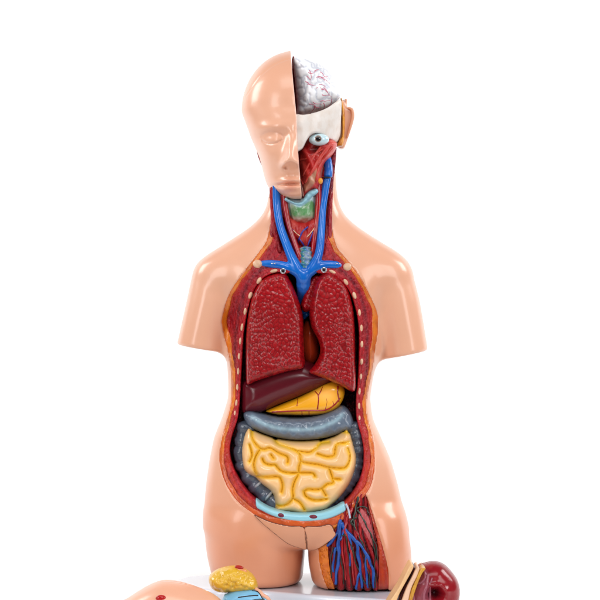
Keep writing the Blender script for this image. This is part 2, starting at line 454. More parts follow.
# ------------------------------------------------------------------ organs (puffed outlines)
def puff(P, y0, T, R, back=None, extra=None, p=2.0):
    """pillow-like solid: outline P, mid-plane y0, half thickness T reached R inside the edge"""
    def f(X, Y, Z):
        d = poly2d(P, X, Z)
        e = np.clip(-d/R, 0, 1)
        h = T*(1-(1-e)**p)**(1/p)
        if extra is not None: h = h+extra(X, Z, d)
        g = np.where(Y < y0, y0-Y, (Y-y0)*(1.0 if back is None else T/back))-h
        return np.maximum(g*0.6, d)
    return f
def bounds(P, y0, y1, m=4):
    return (P[:, 0].min()-m, y0, P[:, 1].min()-m), (P[:, 0].max()+m, y1, P[:, 1].max()+m)

# lungs
LL = PG([(272,273.5),(285,272.5),(291,281),(296,292),(300.5,305),(303.5,318),(304,335),(304.3,352),(304,367.5),(288,371.5),(270,377),(256,381.5),(247,384.5),(245.7,370),(245.5,350),(246,332),(248,313),(250.5,300),(254,290),(261,279.5)], -34, n=4)
LR = PG([(325,271.5),(336,274),(347.5,286),(352.5,303),(354.5,318),(355.5,340),(355.5,362),(355,391),(340,385.5),(325,379),(308.5,372.5),(314,365),(319,356),(320,348),(317,338),(311.5,328),(309,316),(309.5,303),(312.5,290),(317,278)], -34, n=4)
def cells(seed, x0, x1, z0, z1, step):
    r = np.random.RandomState(seed)
    gx, gz = np.meshgrid(np.arange(x0, x1, step), np.arange(z0, z1, step*1.15))
    p = np.stack([gx.ravel(), gz.ravel()], 1)
    return p+r.uniform(-.55, .55, p.shape)*step
def edge_field(P, X, Z):
    X, Z = np.broadcast_arrays(X, Z); sh = X.shape
    x = (X+0.9*np.sin(Z*.35+X*.1)).ravel(); z = (Z+0.9*np.sin(X*.4)).ravel()
    out = np.empty(len(x))
    for i in range(0, len(x), 4000):
        d = np.hypot(x[i:i+4000, None]-P[None, :, 0], z[i:i+4000, None]-P[None, :, 1])
        d.partition(1, axis=1); out[i:i+4000] = d[:, 1]-d[:, 0]
    return out.reshape(sh)
LC = cells(3, -68, 64, -95, 32, 4.1)
def lung_ex(X, Z, d):
    e = edge_field(LC, X, Z)
    amp = (.5+.5*sstep(10, -30, Z))*(.72+.28*np.sin(X*.16+2*np.sin(Z*.09))*np.sin(Z*.13+1))
    return (1.1*sstep(0, 1.7, e)-1.0)*amp*np.clip(-d/2.5, 0, 1)+.5*np.sin(X*.13+1)*np.sin(Z*.11)*np.clip(-d/6, 0, 1)
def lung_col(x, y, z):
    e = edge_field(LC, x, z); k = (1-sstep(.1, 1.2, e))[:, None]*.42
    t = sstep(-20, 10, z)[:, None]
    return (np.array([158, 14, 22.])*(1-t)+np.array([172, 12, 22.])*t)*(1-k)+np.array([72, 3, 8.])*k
grow = lambda f, g: (lambda X, Y, Z: f(X, Y, Z))
llf = puff(LL, -26, 27, 9, back=20, p=3.0, extra=lung_ex); lrf = puff(LR, -26, 27, 9, back=20, p=3.0, extra=lung_ex)
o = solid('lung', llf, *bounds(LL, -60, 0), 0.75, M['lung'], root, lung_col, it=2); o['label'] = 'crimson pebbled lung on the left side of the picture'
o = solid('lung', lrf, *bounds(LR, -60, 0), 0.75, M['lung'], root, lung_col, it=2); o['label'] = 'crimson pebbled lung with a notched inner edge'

# liver
LV = PG([(241.5,383),(241.3,397),(242,412.5),(252,413),(262,412),(279,404.5),(296,398),(309,392.5),(322,387),(333,381),(331,372),(318,366),(304,360),(285,362),(262,370),(248,378)], -20, n=4)
lvf = puff(LV, -20, 22, 18, back=20)
solid('liver', lvf, *bounds(LV, -46, 6), 1.2, M['liver'], root, lambda x, y, z: np.array([92, 18, 30.])[None].repeat(len(x), 0), it=3)
# stomach
ST = PG([(265,410.5),(279,404),(296,397),(312,389),(326,381),(336,380),(343,385),(345,392),(342.5,401),(336,409.5),(325,414),(306,415.5),(288,415),(276,414.5)], -14, n=4)
stf = puff(ST, -14, 23, 12, back=20, p=2.6)
def st_col(x, y, z):
    c = np.array([242, 168, 22.])[None].repeat(len(x), 0)
    k = np.exp(-(((x-26)/14)**2+((z+94)/8)**2))[:, None]; c = c*(1-k*.6)+np.array([250, 184, 120.])*k*.75
    k = sstep(30, 44, x)[:, None]; c = c*(1-k*.5)+np.array([246, 176, 18.])*k*.5
    return c
st = solid('stomach', stf, *bounds(ST, -42, 10), 1.0, M['stomach'], root, st_col, it=2)
sv = lambda pts, r0, r1: (lambda P: (P, np.linspace(r0, r1, len(P))))(on(stf, pts, 0.2))
tubes('blood_vessel', [sv([(272,412),(290,411),(308,410.5),(325,410),(334,405),(340,398)], .9, .8), sv([(317.5,409),(318.5,400),(318,395),(315,391.5)], .8, .5), sv([(318.2,396),(321,391),(322.5,387)], .7, .4),
    sv([(297,406),(297.5,402),(297.5,398.5)], .5, .3), sv([(338,386.5),(337.5,392),(338.5,398),(339,402)], .9, .5), sv([(325,410),(327,402),(325.5,396)], .5, .3), sv([(334,405),(331,397)], .5, .3), sv([(302,411),(302,415)], .5, .4), sv([(309,411),(309,415)], .6, .4)], M['artery'], st, 6)

# large intestine
TC = PG([(243,414),(249,409.5),(260,412),(275,415.5),(292,417),(308,416.5),(322,413.5),(334,408.5),(342,405),(349,409.5),(353.5,420),(352.5,429),(345,431),(334,435.5),(318,439),(296,440),(275,437),(258,431),(248,426)], -20, n=4)
tcf = puff(TC, -20, 21, 10, back=18, p=2.6, extra=lambda X, Z, d: (1.5*np.abs(np.sin(X*.2+.7*np.sin(X*.09)))**.6-1.2)*np.clip(-d/3, 0, 1)*np.clip((-Z-120)/6, 0, 1)+.5*np.sin(X*.7)*np.sin(Z*.6)*np.clip(-d/4, 0, 1))
tl = spline([(252,417),(262,423),(275,427.5),(292,429.5),(308,429.5),(322,427),(335,421),(342,415)], 6, False)
tl = np.stack([(tl[:, 0]-300)*.977, (300-tl[:, 1])*.977], 1)
def tc_col(x, y, z):
    c = np.array([100, 114, 132.])[None].repeat(len(x), 0)
    k = np.exp(-(line2d(tl, x, z)/2.3)**2)[:, None]; c = c*(1-k*.9)+np.array([160, 190, 204.])*k*.9
    return c
li = solid('large_intestine', tcf, *bounds(TC, -44, 2), 1.0, M['colon'], root, tc_col, it=2)
def chain(name, pts, r, amp, per, y, parent, colr=(62, 72, 86), hl=(150, 162, 175)):
    P = spline(pts, 10, False); n = len(P)
    seg = np.r_[0, np.cumsum(np.linalg.norm(np.diff(P, axis=0), axis=1))]
    w = seg+1.6*np.sin(seg*.31)+1.1*np.sin(seg*.83+1)
    rr = r*(1-amp*(np.abs(np.cos(math.pi*w/per))**5)+.05*np.sin(seg*.5))
    Q = np.array([W(p[0], p[1], y) for p in P])
    return tubes(name, [(Q, rr)], M['colon'], parent, 18, color=lambda x, y_, z: np.array(colr, float)[None]*(.75+.3*sstep(-150, -180, z))[:, None])
chain('ascending_colon', [(247,424),(244,440),(243,455),(246,468),(253,480),(262,491),(271,500),(276,507)], 9.5, .14, 12, -27, li, (92, 102, 120))
chain('descending_colon', [(351,424),(355,436),(357,450),(356,464),(351,478),(343,490),(333,499),(322,508)], 8, .2, 8, -28, li, (92, 102, 120))

for a_, b_ in (((253,489),(262,481)), ((264,501),(272,492))):
    P = spline([W(*a_, -33), W((a_[0]+b_[0])/2, (a_[1]+b_[1])/2, -37), W(*b_, -34)], 5, False)
    tubes('colon_band', [(P, 1.3)], M['colon'], li, 8, color=lambda x, y, z: np.array([176, 184, 192.])[None].repeat(len(x), 0))
# small intestine: grooves traced, tubes swell between them
SI = PG([(246.5,429),(250,426.5),(258,431.5),(275,437.5),(296,440.5),(318,439.5),(334,436),(345,428),(350,431),(352,438),(354,445),(356.5,455),(356,466),(353,476),(349.5,484),(344,492),(338,499),(331,505),(324,510),(312,512.5),(302,514),(292,512),(280,511.5),(274.5,509),(274,499),(271,491),(262,484),(256.5,478.5),(254,476.5),(248,473.5),(243.5,468),(242,460),(241.3,450),(243,439)], -26, n=3)
G = [[(251.4,430),(252,436),(253.5,441.5),(259.7,448.4),(265,449.5),(270,448.4),(279.3,453.6),(286.5,456.5),(288,459.5),(287.6,463)],
 [(259.7,450),(255.5,457),(253.7,465.5),(256.5,475)],[(249.5,445),(252,455),(249.5,462)],
 [(273,437),(277.3,443.8),(286.6,447.4),(295.9,451),(300,455),(301,461.3),(308,463.4),(318.7,465),(329,467.5),(343.5,468.5),(348.6,463.4),(350,456),(348,449)],
 [(262.5,459),(264.5,463),(270,465),(275,465),(278.3,468.6),(282,471.5),(290,473),(299,473),(306,473),(313,473.5),(315,476.5)],[(271,455),(273.5,458.5)],
 [(257,477),(267,477.3),(278,477),(281,480),(282.5,486),(281.5,492.5)],[(301,461.3),(299,467),(298.5,474),(294.5,482),(292.7,490),(293,498),(289,503),(284,506),(277,506.5)],
 [(293,499),(300,503),(304.5,510)],[(304,491.5),(308,489.5),(315,490),(321.5,489),(327,484.5),(333,483),(332,477),(330.5,472),(329,468)],
 [(304,492),(306.5,497),(315,500.5),(327,499.5)],[(322,489),(326,496)],[(298,451.5),(305,452.5),(310,452.5),(315.6,449),(320.7,444.3),(329,443)],[(322.3,437),(321,444)],
 [(317.6,454),(323,456),(328,457),(334,455.6),(335.4,449),(338,444.2),(348.6,443.2)],[(338.3,431),(344,432.5),(350,433.4)],[(333,479),(340,479.5)]]
GW = []
for g in G:
    P = spline(g, 4, False); s = s_(-52)
    GW.append(np.stack([(P[:, 0]-300)*s, (300-P[:, 1])*s], 1))
def gd(X, Z):
    d = np.full(np.broadcast(X, Z).shape, 1e9)
    for g in GW: d = np.minimum(d, line2d(g, X, Z))
    return d
def si_f(X, Y, Z):
    d = poly2d(SI, X, Z); g = gd(X, Z)
    e = np.clip(-d/9.0, 0, 1); dome = np.clip(-d/40, 0, 1)
    h = 24*np.sqrt(np.maximum(1-(1-e)**2, 0))+7*np.sqrt(np.maximum(1-(1-dome)**2, 0))
    e2 = np.clip(g/6.6, 0, 1); h = h-5.4*(1-np.sqrt(np.maximum(1-(1-e2)**2, 0)))-1.3*(1-e2)**2+.7*np.sin(X*.23+1)*np.sin(Z*.27)
    d = d+1.8*np.exp(-(g/2.2)**2)
    y0 = -24
    return np.maximum((np.where(Y < y0, y0-Y, (Y-y0)*1.4)-h)*0.6, d)
def si_col(x, y, z):
    g = np.minimum(gd(x, z), np.maximum(-poly2d(SI, x, z), 0)*1.3+1.6)
    k = (np.exp(-(g/1.9)**1.5)*.95)[:, None]
    return np.array([244, 196, 140.])*(1-k)+np.array([240, 184, 16.])*k
si = solid('small_intestine', si_f, *bounds(SI, -60, 0), 0.6, M['gut'], root, si_col, it=1)

# pelvis band in pale blue with two maroon marrow ovals
PB = PG([(255.5,499.5),(262,504),(272,509),(286,512.5),(300,513.8),(314,513.3),(326,511),(336,507),(343,503),(346,505),(347,511),(342,514.5),(332,519),(320,522),(300,523),(285,521),(272,517),(262,512),(256,508)], -60, n=4)
pbf = puff(PB, -48, 11.5, 4, back=14, p=3)
pb = solid('pelvic_bone', pbf, *bounds(PB, -66, -30), 0.8, M['bluebone'], root, lambda x, y, z: np.array([150, 208, 224.])[None].repeat(len(x), 0), it=1)
for px, py, w in ((281,515.4,8.5),(313.5,517,10.5)):
    p = front(pbf, [(px, py)])[0]
    ball('bone_marrow', (p[0], p[1]+0.6, p[2]), (w/2, 1.6, 2.1), M['marrow'], pb, ax=math.radians(14 if px < 300 else 0))
o = tubes('vessel_cord', [(on(body, [(346,504),(348.5,510),(350,518)], 1.2), 1.0)], M['bluebone'], root, 8, color=lambda x, y, z: np.array([190, 190, 205.])[None].repeat(len(x), 0))

# pubic covers
PC1 = PG([(254,513),(262,516.5),(274,521),(290,524),(303.5,525),(305.5,535),(306.5,549.5),(299,547.5),(288,543),(275,532.5),(262,521.5)], -46, n=3)
PC2 = PG([(304.5,525),(318,524.5),(330,522.5),(334,529),(335.5,534),(326,542.5),(316,549.5),(310,551),(307.2,549.5),(306.2,535)], -46, n=3)
for P, lab in ((PC1, 'wide left half of the pubic cover'), (PC2, 'small right half of the pubic cover')):
    y0 = -44
    def pcf(X, Y, Z, P=P):
        d = poly2d(P, X, Z)
        return smax(np.maximum(body(X, Y, Z)-1.6, -(body(X, Y, Z)+10)), d, 1.5)
    o = solid('pubic_cover', pcf, *bounds(P, -75, 10), 0.9, M['skin'], root, (lambda x, y, z, P=P: np.where((poly2d(P, x, z) > -.55)[:, None], np.array([96, 48, 34.]), np.array([212, 148, 114.]))), it=1)
    o['label'] = lab

# ------------------------------------------------------------------ dissected thigh
def strand(X, Z):
    t = np.clip((-226-Z)/60, 0, 1.2)
    xc = 47+4*t; u = (X-xc)/(17+14*t)
    return u*9+0.6*np.sin(Z*.05)
def thigh_f(X, Y, Z):
    d = body(X, Y, Z); dl = poly2d(CL, X, Z)
    rec = 1.4+2.2*np.abs(np.sin(strand(X, Z)*1.2))**0.6*(-1)+1.2
    return np.maximum(np.maximum(d+rec, dl-1.2), Y+0.5)
def thigh_col(x, y, z):
    ph = strand(x, z)*1.2
    r = np.abs(np.sin(ph))[:, None]
    c = np.array([34, 4, 10.])*(1-r)+np.array([172, 16, 26.])*r
    r2 = (0.5+.5*np.sin(ph*.5+1))[:, None]; c = c*(1-.35*r2)+np.array([120, 14, 34.])*.35*r2
    return c
CF = PG([(338,517),(325,529),(316,540),(316.5,560),(321,580),(326,606),(338,606),(335,590),(331,575),(329,560),(328.5,545),(333,532),(340,522)], -60, n=3)
CF2 = PG([(366,494),(368,505),(372,522),(376.5,540),(378.5,560),(378,606),(392,606),(393,590),(392,568),(386,543),(377,512),(369,490)], -50, n=3)
solid('thigh_muscle', lambda X, Y, Z: np.maximum(thigh_f(X, Y, Z), -np.minimum(poly2d(CF, X, Z), poly2d(CF2, X, Z))+.1), (14, -72, -287), (92, 3, -186), 0.9, M['strand'], root, thigh_col, it=1)
def ffc(a, b):
    def c(x, y, z):
        k = (0.5+.5*np.sin(x*1.1+z*.1))[:, None]
        return np.array(a, float)*(1-k)+np.array(b, float)*k
    return c
def tf(P, rec):
    def f(X, Y, Z):
        return np.maximum(np.maximum(body(X, Y, Z)+rec, np.maximum(poly2d(CL, X, Z)-1.2, poly2d(P, X, Z))), Y+0.5)
    return f
M['fatpebble'] = mat('pebbled_fat', None, 0.4, 0.2, 0.2, var=(150, .5, (190, 70, 10)), bump=[('voro', 300, 1, .001, one)])
solid('fat_strip', tf(CF, 0.9), (10, -75, -287), (50, 3, -205), 0.9, M['fatpebble'], root, lambda x, y, z: np.array([226, 120, 22.])[None].repeat(len(x), 0), it=1)
solid('fat_strip', tf(CF2, 1.4), (55, -75, -287), (95, 3, -180), 0.9, M['fat'], root, ffc((190, 60, 20), (168, 40, 18)), it=1)
# pale tendon sheet
PT = PG([(361,509),(366,513),(371,524),(374,540),(373,547),(367,537),(361,526),(358,518)], -58, n=3)
solid('tendon_sheet', lambda X, Y, Z: np.maximum(np.maximum(body(X, Y, Z)+0.4, -(body(X, Y, Z)+5)), poly2d(PT, X, Z)), (50, -75, -250), (80, 0, -200), 0.9, M['strand'], root, lambda x, y, z: np.array([186, 84, 88.])[None].repeat(len(x), 0), it=1)
def tp(pts, r0, r1, lift=0.9):
    P = on(thigh_f, pts, lift, ylo=-90); i = np.arange(len(P)); P = P+np.stack([.35*np.sin(i*.9+pts[0][0]), 0*i, 0*i], 1); return (P, np.linspace(r0, r1, len(P))*(1+.16*np.sin(i*.7+pts[0][1])))
tubes('thigh_vein', [tp([(340,520),(339.5,530),(338.5,545),(339,557),(337,570),(335.5,584)], 2.0, 1.4), tp([(339,530),(334,538),(327.5,546)], 2, 1.4), tp([(341,523),(348,533),(356,542),(358.5,557),(360.5,571),(362,588)], 1.9, 1.3),
    tp([(356,541),(363,548.5),(369,560),(373,571),(373.5,588)], 1.7, 1.2), tp([(344,527),(343,534),(340,540)], 1.3, 1.0), tp([(349,534),(351,548),(349.5,566)], 1.1, .8), tp([(366,555),(366,570),(368,588)], 1.2, 1.0), tp([(336,548),(333.5,560),(333,572)], 1.4, 0.9), tp([(360,572),(357,582),(356.5,589)], 1.2, 1.1)], M['thighvein'], root, 10)
tubes('thigh_artery', [tp([(352,508),(347,520),(345,530),(349,542),(352,560),(354,585)], 1.7, 1.2, .5), tp([(347,522),(342,536),(343,556),(346,580)], 1.3, .9, .5), tp([(355,527),(360,540),(366,556),(369,575)], 1.3, .8, .5)], M['artery'], root, 8)
tubes('nerve', [tp([(358,497),(356,507),(354,517),(354.5,526),(359,536),(363,545),(366,553)], 1.1, .7), tp([(355.5,509),(361,506.5),(366,508),(369.5,515)], .8, .5), tp([(357,510),(362,517),(366,525),(371,535),(376,546),(377.5,560)], .9, .6),
    tp([(354,526),(351,521),(356,518)], 1.2, 1.2), tp([(336,548),(340,556),(343,570),(343.5,584)], .7, .5), tp([(345,534),(348,550),(350,570),(351,588)], .7, .6), tp([(350,540),(355,560),(362,577),(367,586)], .8, .7),
    tp([(341,536),(348,534.5),(353,535)], .7, .6), tp([(333,547),(331,560),(331.5,578)], .7, .5), tp([(362,545),(366,560),(369,575),(370,588)], .8, .6), tp([(340,512),(332,515),(326,512)], .6, .4), tp([(372,538),(375,552),(374.5,570),(376,588)], .8, .6)], M['dark'], root, 7)

# ------------------------------------------------------------------ neck and upper chest vessels
def np_(pts, r0, r1, lift=1.5, f=mus_f):
    P = on(f, pts, lift, k=14, ylo=-80, yhi=-22); return (P, np.linspace(r0, r1, len(P)))
def yp(pts, r):   # explicit (px,py,Y)
    P = spline(pts, 6, False); return (np.array([W(*p) for p in P]), np.interp(np.linspace(0, 1, len(P)), np.linspace(0, 1, len(r)), r))
def cap_f(paths, k=3.0):
    segs = []
    for pts, r in paths:
        P = spline(pts, 3, False); R = np.interp(np.linspace(0, 1, len(P)), np.linspace(0, 1, len(r)), r)
        segs.append((np.array([W(*p) for p in P]), R))
    def f(X, Y, Z):
        out = None
        for P, R in segs:
            d = np.full(np.broadcast(X, Y, Z).shape, 1e3)
            for i in range(1, len(P)):
                a, e = P[i-1], P[i]-P[i-1]
                t = np.clip(((X-a[0])*e[0]+(Y-a[1])*e[1]+(Z-a[2])*e[2])/(e@e), 0, 1)
                d = np.minimum(d, np.sqrt((X-a[0]-e[0]*t)**2+(Y-a[1]-e[1]*t)**2+(Z-a[2]-e[2]*t)**2)-(R[i-1]+(R[i]-R[i-1])*t))
            out = d if out is None else smin(out, d, k)
        return out
    return f
JV = cap_f([([(276.5,184,-34),(277,205,-35),(280,225,-38),(286,243,-41),(292,258,-44),(298,269,-45),(303,277,-44)], [3.9,3.9,3.9,4.2,4.8,5.2,6]),
            ([(327,179,-34),(325,192,-35),(322.5,210,-36),(321,236,-40),(318.5,255,-44),(312,267,-45),(304,277,-44)], [3.7,3.6,3.6,3.8,4.2,4.8,6]),
            ([(303,274,-44),(303.5,284,-40),(303.5,293,-31),(303,306,-18)], [6,7.2,6.6,5]),
            ([(262,263.5,-43),(272,264,-44),(284,266,-44),(296,271,-44)], [3.0,4.0,4.4,5]),
            ([(345,267,-42),(336,265,-44),(324,265,-44),(312,270,-44)], [3.0,4.0,4.4,5])])
solid('great_vein', JV, (-42, -56, -12), (50, -14, 122), 0.9, M['vein'], root, None, it=1)
tubes('upper_jugular_vein', [yp([(325,154,-14),(327.5,161,-27),(328.4,169,-32),(328,176.5,-34)], [4,4.2,4.2,4.2])], M['vein'], root, 12)
for pts in ([(271.5,188,-27),(273,210,-30),(275,232,-35),(280,252,-40)], [(274,212,-29),(272,235,-34),(270,250,-38),(267,259,-41)], [(331,192,-26),(329.5,215,-31),(330,236,-36),(333,256,-41)], [(328,215,-30),(327,238,-36),(327,259,-42)]):
    tubes('neck_muscle_strand', [yp(pts, [2.0,2.6,2.6,1.6])], M['strand'], root, 10, color=lambda x, y, z: np.array([166, 24, 34.])[None].repeat(len(x), 0))
tubes('carotid_artery', [yp([(284,190,-34),(285,205,-35),(289,225,-37),(295,243,-40),(301,260,-42),(304,268,-40)], [3,3,2.9,2.7,2.7,2.5])], M['artery'], root, 12)
tubes('carotid_artery', [yp([(317,178,-34),(318.5,195,-36),(317.5,215,-36),(314.5,238,-39),(312,262,-40)], [3.4,3.2,3,2.7,2.5])], M['artery'], root, 12)
V2 = PG([(302,196),(311,190),(316,186),(318,194),(317.5,206),(316.5,219),(310,224),(300,226.5),(291,222),(287.5,211),(286,202),(287,196)], -34, n=4)
lxf = puff(V2, -24, 16, 14, back=10)
def lx_col(x, y, z):
    c = np.array([176, 205, 214.])[None].repeat(len(x), 0)
    gp = PG([(291,205),(300,208),(311,201),(314.5,206),(314.5,217),(311,221.5),(296,221.5),(291,216)], -38, n=3)
    k = sstep(1.5, -1, poly2d(gp, x, z))[:, None]
    c = c*(1-k)+np.array([92, 150, 92.])*k
    k = (sstep(84, 77, z)*.9)[:, None]; c = c*(1-k)+np.array([170, 60, 50.])*k
    return c
solid('larynx', lxf, *bounds(V2, -44, -8), 0.8, M['throat'], root, lx_col, it=2)
HY = PG([(284,200.5),(291,203.5),(299,206.5),(305,204),(311,198),(318.5,193),(317,188),(311,189.5),(306,193),(302,200),(297,202),(291,199.5),(286,197)], -38, n=4)
solid('hyoid_cartilage', puff(HY, -34, 10, 4, back=6, extra=lambda X, Z, d: .8*np.sin(X*.8)*np.sin(Z*.9)), *bounds(HY, -50, -24), 0.7, M['bluebone'], root, lambda x, y, z: np.array([160, 212, 228.])[None].repeat(len(x), 0), it=1)
TH = PG([(287,214),(294,218),(303,221),(312,218),(319,213),(318.5,232),(315,241),(310,248),(306,250),(302,248),(296,242),(290,236)], -36, n=4)
thf = puff(TH, -26, 15, 9, back=8, extra=lambda X, Z, d: .9*np.sin(X*1.1+1)*np.sin(Z*.25)-1.5*np.exp(-((X-5)/1.5)**2))
solid('thyroid_muscle', thf, *bounds(TH, -46, -12), 0.8, M['facemuscle'], root, lambda x, y, z: np.array([168, 16, 24.])[None].repeat(len(x), 0), it=1)
tvp = lambda pts, r0, r1: (lambda P: (P, np.linspace(r0, r1, len(P))))(on(thf, pts, 0.4, ylo=-60, yhi=-26))
tubes('thyroid_vein', [tvp([(308,227),(303,231),(300,237),(298,243)], .9, .9), tvp([(292,229),(295,232)], .6, .6), tvp([(310,240),(307,247),(305,254)], 1.1, 1.2), tvp([(299,238),(303,244),(306,249)], .8, .8), tvp([(313,232),(310,240)], .7, .8)], M['purplevein'], root, 8)
tubes('neck_ligament', [tvp([(289,224),(294,231),(300,236)], .6, .5), tvp([(317,223),(313,230),(307,237)], .7, .5)], M['bone'], root, 7, color=lambda x, y, z: np.array([226, 180, 150.])[None].repeat(len(x), 0))
P = spline([(305,249,-38),(306,258,-41),(306,268,-42)], 12, False)
rr = 6.2+0.6*np.sin(np.linspace(0, 26, len(P)))
def tr_col(x, y, z):
    k = (0.5+.5*np.sin(z*1.6+x*.8))[:, None]; c = np.array([62, 130, 96.])*(1-k)+np.array([30, 110, 165.])*k
    k = np.exp(-((x-7)/2)**2)[:, None]; c = c*(1-k*.7)+np.array([24, 96, 190.])*k*.7
    return c
tubes('trachea', [(np.array([W(*p) for p in P]), rr)], M['throat'], root, 16, color=tr_col)
# steel pegs that carry the lungs
for px, py in ((283, 271), (324, 270)):
    c = np.array(W(px, py, -54)); V = []
    a = np.linspace(0, 2*math.pi, 25)
    P = np.stack([c[0]+2.2*np.cos(a), np.full(25, c[1]), c[2]+2.2*np.sin(a)], 1)
    o = tubes('steel_ring', [(P, 0.7)], M['metal'], root, 8)
    ball('screw', (c[0], c[1]+2.2, c[2]), (1.5, 2.0, 1.5), M['darkpaint'], o)
    tubes('peg', [(np.array([[c[0], c[1]+2, c[2]], [c[0], c[1]+22, c[2]]]), 1.6)], M['metal'], o, 10)
for x0 in (272, 337):
    p = W(x0, 263.6, -50.2)
    ball('vein_rivet', p, (1.0, .7, .7), M['metal'], root); ball('vein_rivet', (p[0]+2.6, p[1], p[2]), (1.0, .7, .7), M['metal'], root)

# heart and great vessels between the lungs
HT = PG([(306,320),(312,322),(318,332),(320,345),(319,358),(312,366),(304,362),(300,345),(302,330)], -20, n=4)
solid('heart', puff(HT, -4, 22, 14, back=12), *bounds(HT, -34, 10), 1.0, M['redlobe'], root, lambda x, y, z: np.array([200, 66, 30.])[None].repeat(len(x), 0)*(1-.6*sstep(-22, 8, z))[:, None], it=2)
AO = PG([(319,274),(311,277),(306,284),(303,295),(300.5,306),(304,312),(310,311),(314,304),(320,290),(324,278)], -36, n=3)
def ao_ex(X, Z, d): return 1.6*np.sin(X*.9+Z*.4)*np.sin(Z*.7)
solid('aorta', puff(AO, -30, 13, 4, back=12, extra=ao_ex), *bounds(AO, -50, -14), 0.9, M['redlobe'], root, lambda x, y, z: np.array([150, 16, 24.])[None].repeat(len(x), 0), it=2)
tubes('pulmonary_vein', [yp([(300,312,-14),(306,307,-22),(311,304,-24)], [4,5,4]), yp([(302,318,-8),(307,312,-18)], [3, 4])], M['vein'], root, 12)

# ------------------------------------------------------------------ head
hrows = []
for py in (52, 54, 57, 61, 66, 72, 80, 88, 96, 104, 112):
    k = math.sqrt(max(1-((112-py)/61.2)**2, 0.0))
    hrows.append((py, 297-55.5*k, 297+55.5*k, 5-66*k, 5+72*k))
for py, xl, yf, yb in ((120,244.5,-64,76),(128,247.5,-66,74),(137,250.5,-66,70),(147,255,-67,62),(157,259,-67,52),(166,261.8,-66,42),(174,263.5,-64,34),(181,265.5,-62,30),(187,268,-61,24),(192,272.5,-60,16),(197,278.5,-58,10),(200,284,-55,2),(203,289,-50,-8)):
    hrows.append((py, xl, 594-xl, yf, yb))
hl = Loft(hrows, n=2.15, sm=2.0, yc=-2)
#            px    py   sx  up   dn   amp
FB = [(291.5,141,3.6,8,8,4.5),(291,152,4.2,7,6,8),(290.3,161.5,4.6,6,3.2,13),(284.2,163.8,2.8,3.2,2.2,7.5),(297,163.8,3.0,3.2,2.6,6.0),
      (285.8,167.0,1.7,1.1,1.1,-6.5),
      (270,126.5,12,3.5,4,3.6),(271.5,136.5,11,5.5,5.5,-5.2),(271.5,138,8.2,3.6,3.8,4.9),(284.5,138,3.8,6,6,-2.2),
      (266,154,9,8,8,2.4),(277,172,3,8,8,-1.2),
      (286,180.2,6.5,2.0,1.4,3.6),(294,180.0,5,1.8,1.4,3.8),(290,187.2,7.2,1.9,2.4,5.0),(289.5,183.5,8.5,.8,.8,-5.6),(279.8,183.6,2,1.8,1.8,-1.6),(290.5,174.5,1.6,3.5,3.5,-1.1),
      (290,192.2,6,1.8,1.8,-1.6),(292,197,8,3.5,3,2.6)]
def fb(X, Z):
    t = 0
    for px, py, sx, up, dn, a in FB:
        x0, _, z0 = W(px, py, -68); dz = Z-z0
        t = t+a*np.exp(-0.5*((X-x0)/sx)**2-0.5*(dz/np.where(dz > 0, up, dn))**2)
    # closed-lid line and brow crease, as thin arcs
    for pts, w, a in (([(262,138.5),(266,141.6),(272,142.8),(278,141.8),(282,139.5)], .75, -1.5), ([(261,134),(266,131.6),(272,131),(279,132.5),(283,135.5)], .9, -1.0)):
        P = np.array([W(p[0], p[1], -66) for p in spline(pts, 3, False)])[:, [0, 2]]
        t = t+a*np.exp(-(line2d(P, X, Z)/w)**2)
    P = np.array([W(p[0], p[1], -40) for p in spline([(240,97),(246,94),(254,84),(262,74),(272,66),(284,60),(294,57)], 3, False)])[:, [0, 2]]
    t = t-0.8*np.exp(-(line2d(P, X, Z)/.7)**2)
    return t
cutx = lambda Z, y=0: np.interp(Z, np.array([95, 104, 112, 121, 130, 145, 154, 176, 193, 212, 232, 241, 250])*1.0, np.array([2.2, 1.6, .7, 0, -.8, -2, -2.6, -3.2, -4.8, -6.6, -8.2, -8.8, -9.0]))
def head_f(X, Y, Z):
    Yw = Y+fb(X, Z)*sstep(-8, -34, Y)
    return smax(smax(hl(X, Yw, Z), Z-249.0, 6), 98.5-Z, 6)
def face_f(X, Y, Z):
    d = head_f(X, Y, Z)
    d = smax(d, X-cutx(Z), 1.2)
    inner = np.maximum(d+5, X+50)*0+ (hl(X, Y, Z)+4.5)
    return smax(d, -np.maximum(inner, -60-Y-0*Z), 0.6)
def face_col(x, y, z):
    c = np.array([232, 174, 144.])[None].repeat(len(x), 0)
    k = sstep(-1.6, -0.4, x-cutx(z))[:, None]*sstep(95, 120, z)[:, None]; c = c*(1-k*.7)+np.array([240, 196, 180.])*k*.7
    for px, py, sx, sz, a in ((288,181,7,1.8,.35),(290,187,7,2.4,.35)):
        X0, _, Z0 = W(px, py, -70); k = a*np.exp(-((x-X0)/sx)**2-((z-Z0)/sz)**2)[:, None]*(y < -40)[:, None]
        c = c*(1-k)+np.array([222, 120, 100.])*k
    ins = ((hl(x, y, z) < -3.2) & (x < cutx(z)-1.0))[:, None]
    c = np.where(ins, np.array([120, 18, 20.]), c)
    return c
solid('face_half', face_f, (-62, -92, 90), (4, 84, 254), 0.9, M['skin'], root, face_col, it=1)
X0, _, Z0 = W(285.6, 166.9, -72)
# dark-red midline panel behind the cut
ML = PG([(292,59),(296,62),(299,90),(300,120),(302,150),(296,150),(294,110)], -5, n=3)
solid('midline_membrane', lambda X, Y, Z: np.maximum(poly2d(ML, X, Z), np.abs(Y-6)-10), *bounds(ML, -10, 20), 1.0, M['redlobe'], root, lambda x, y, z: np.array([120, 16, 18.])[None].repeat(len(x), 0))
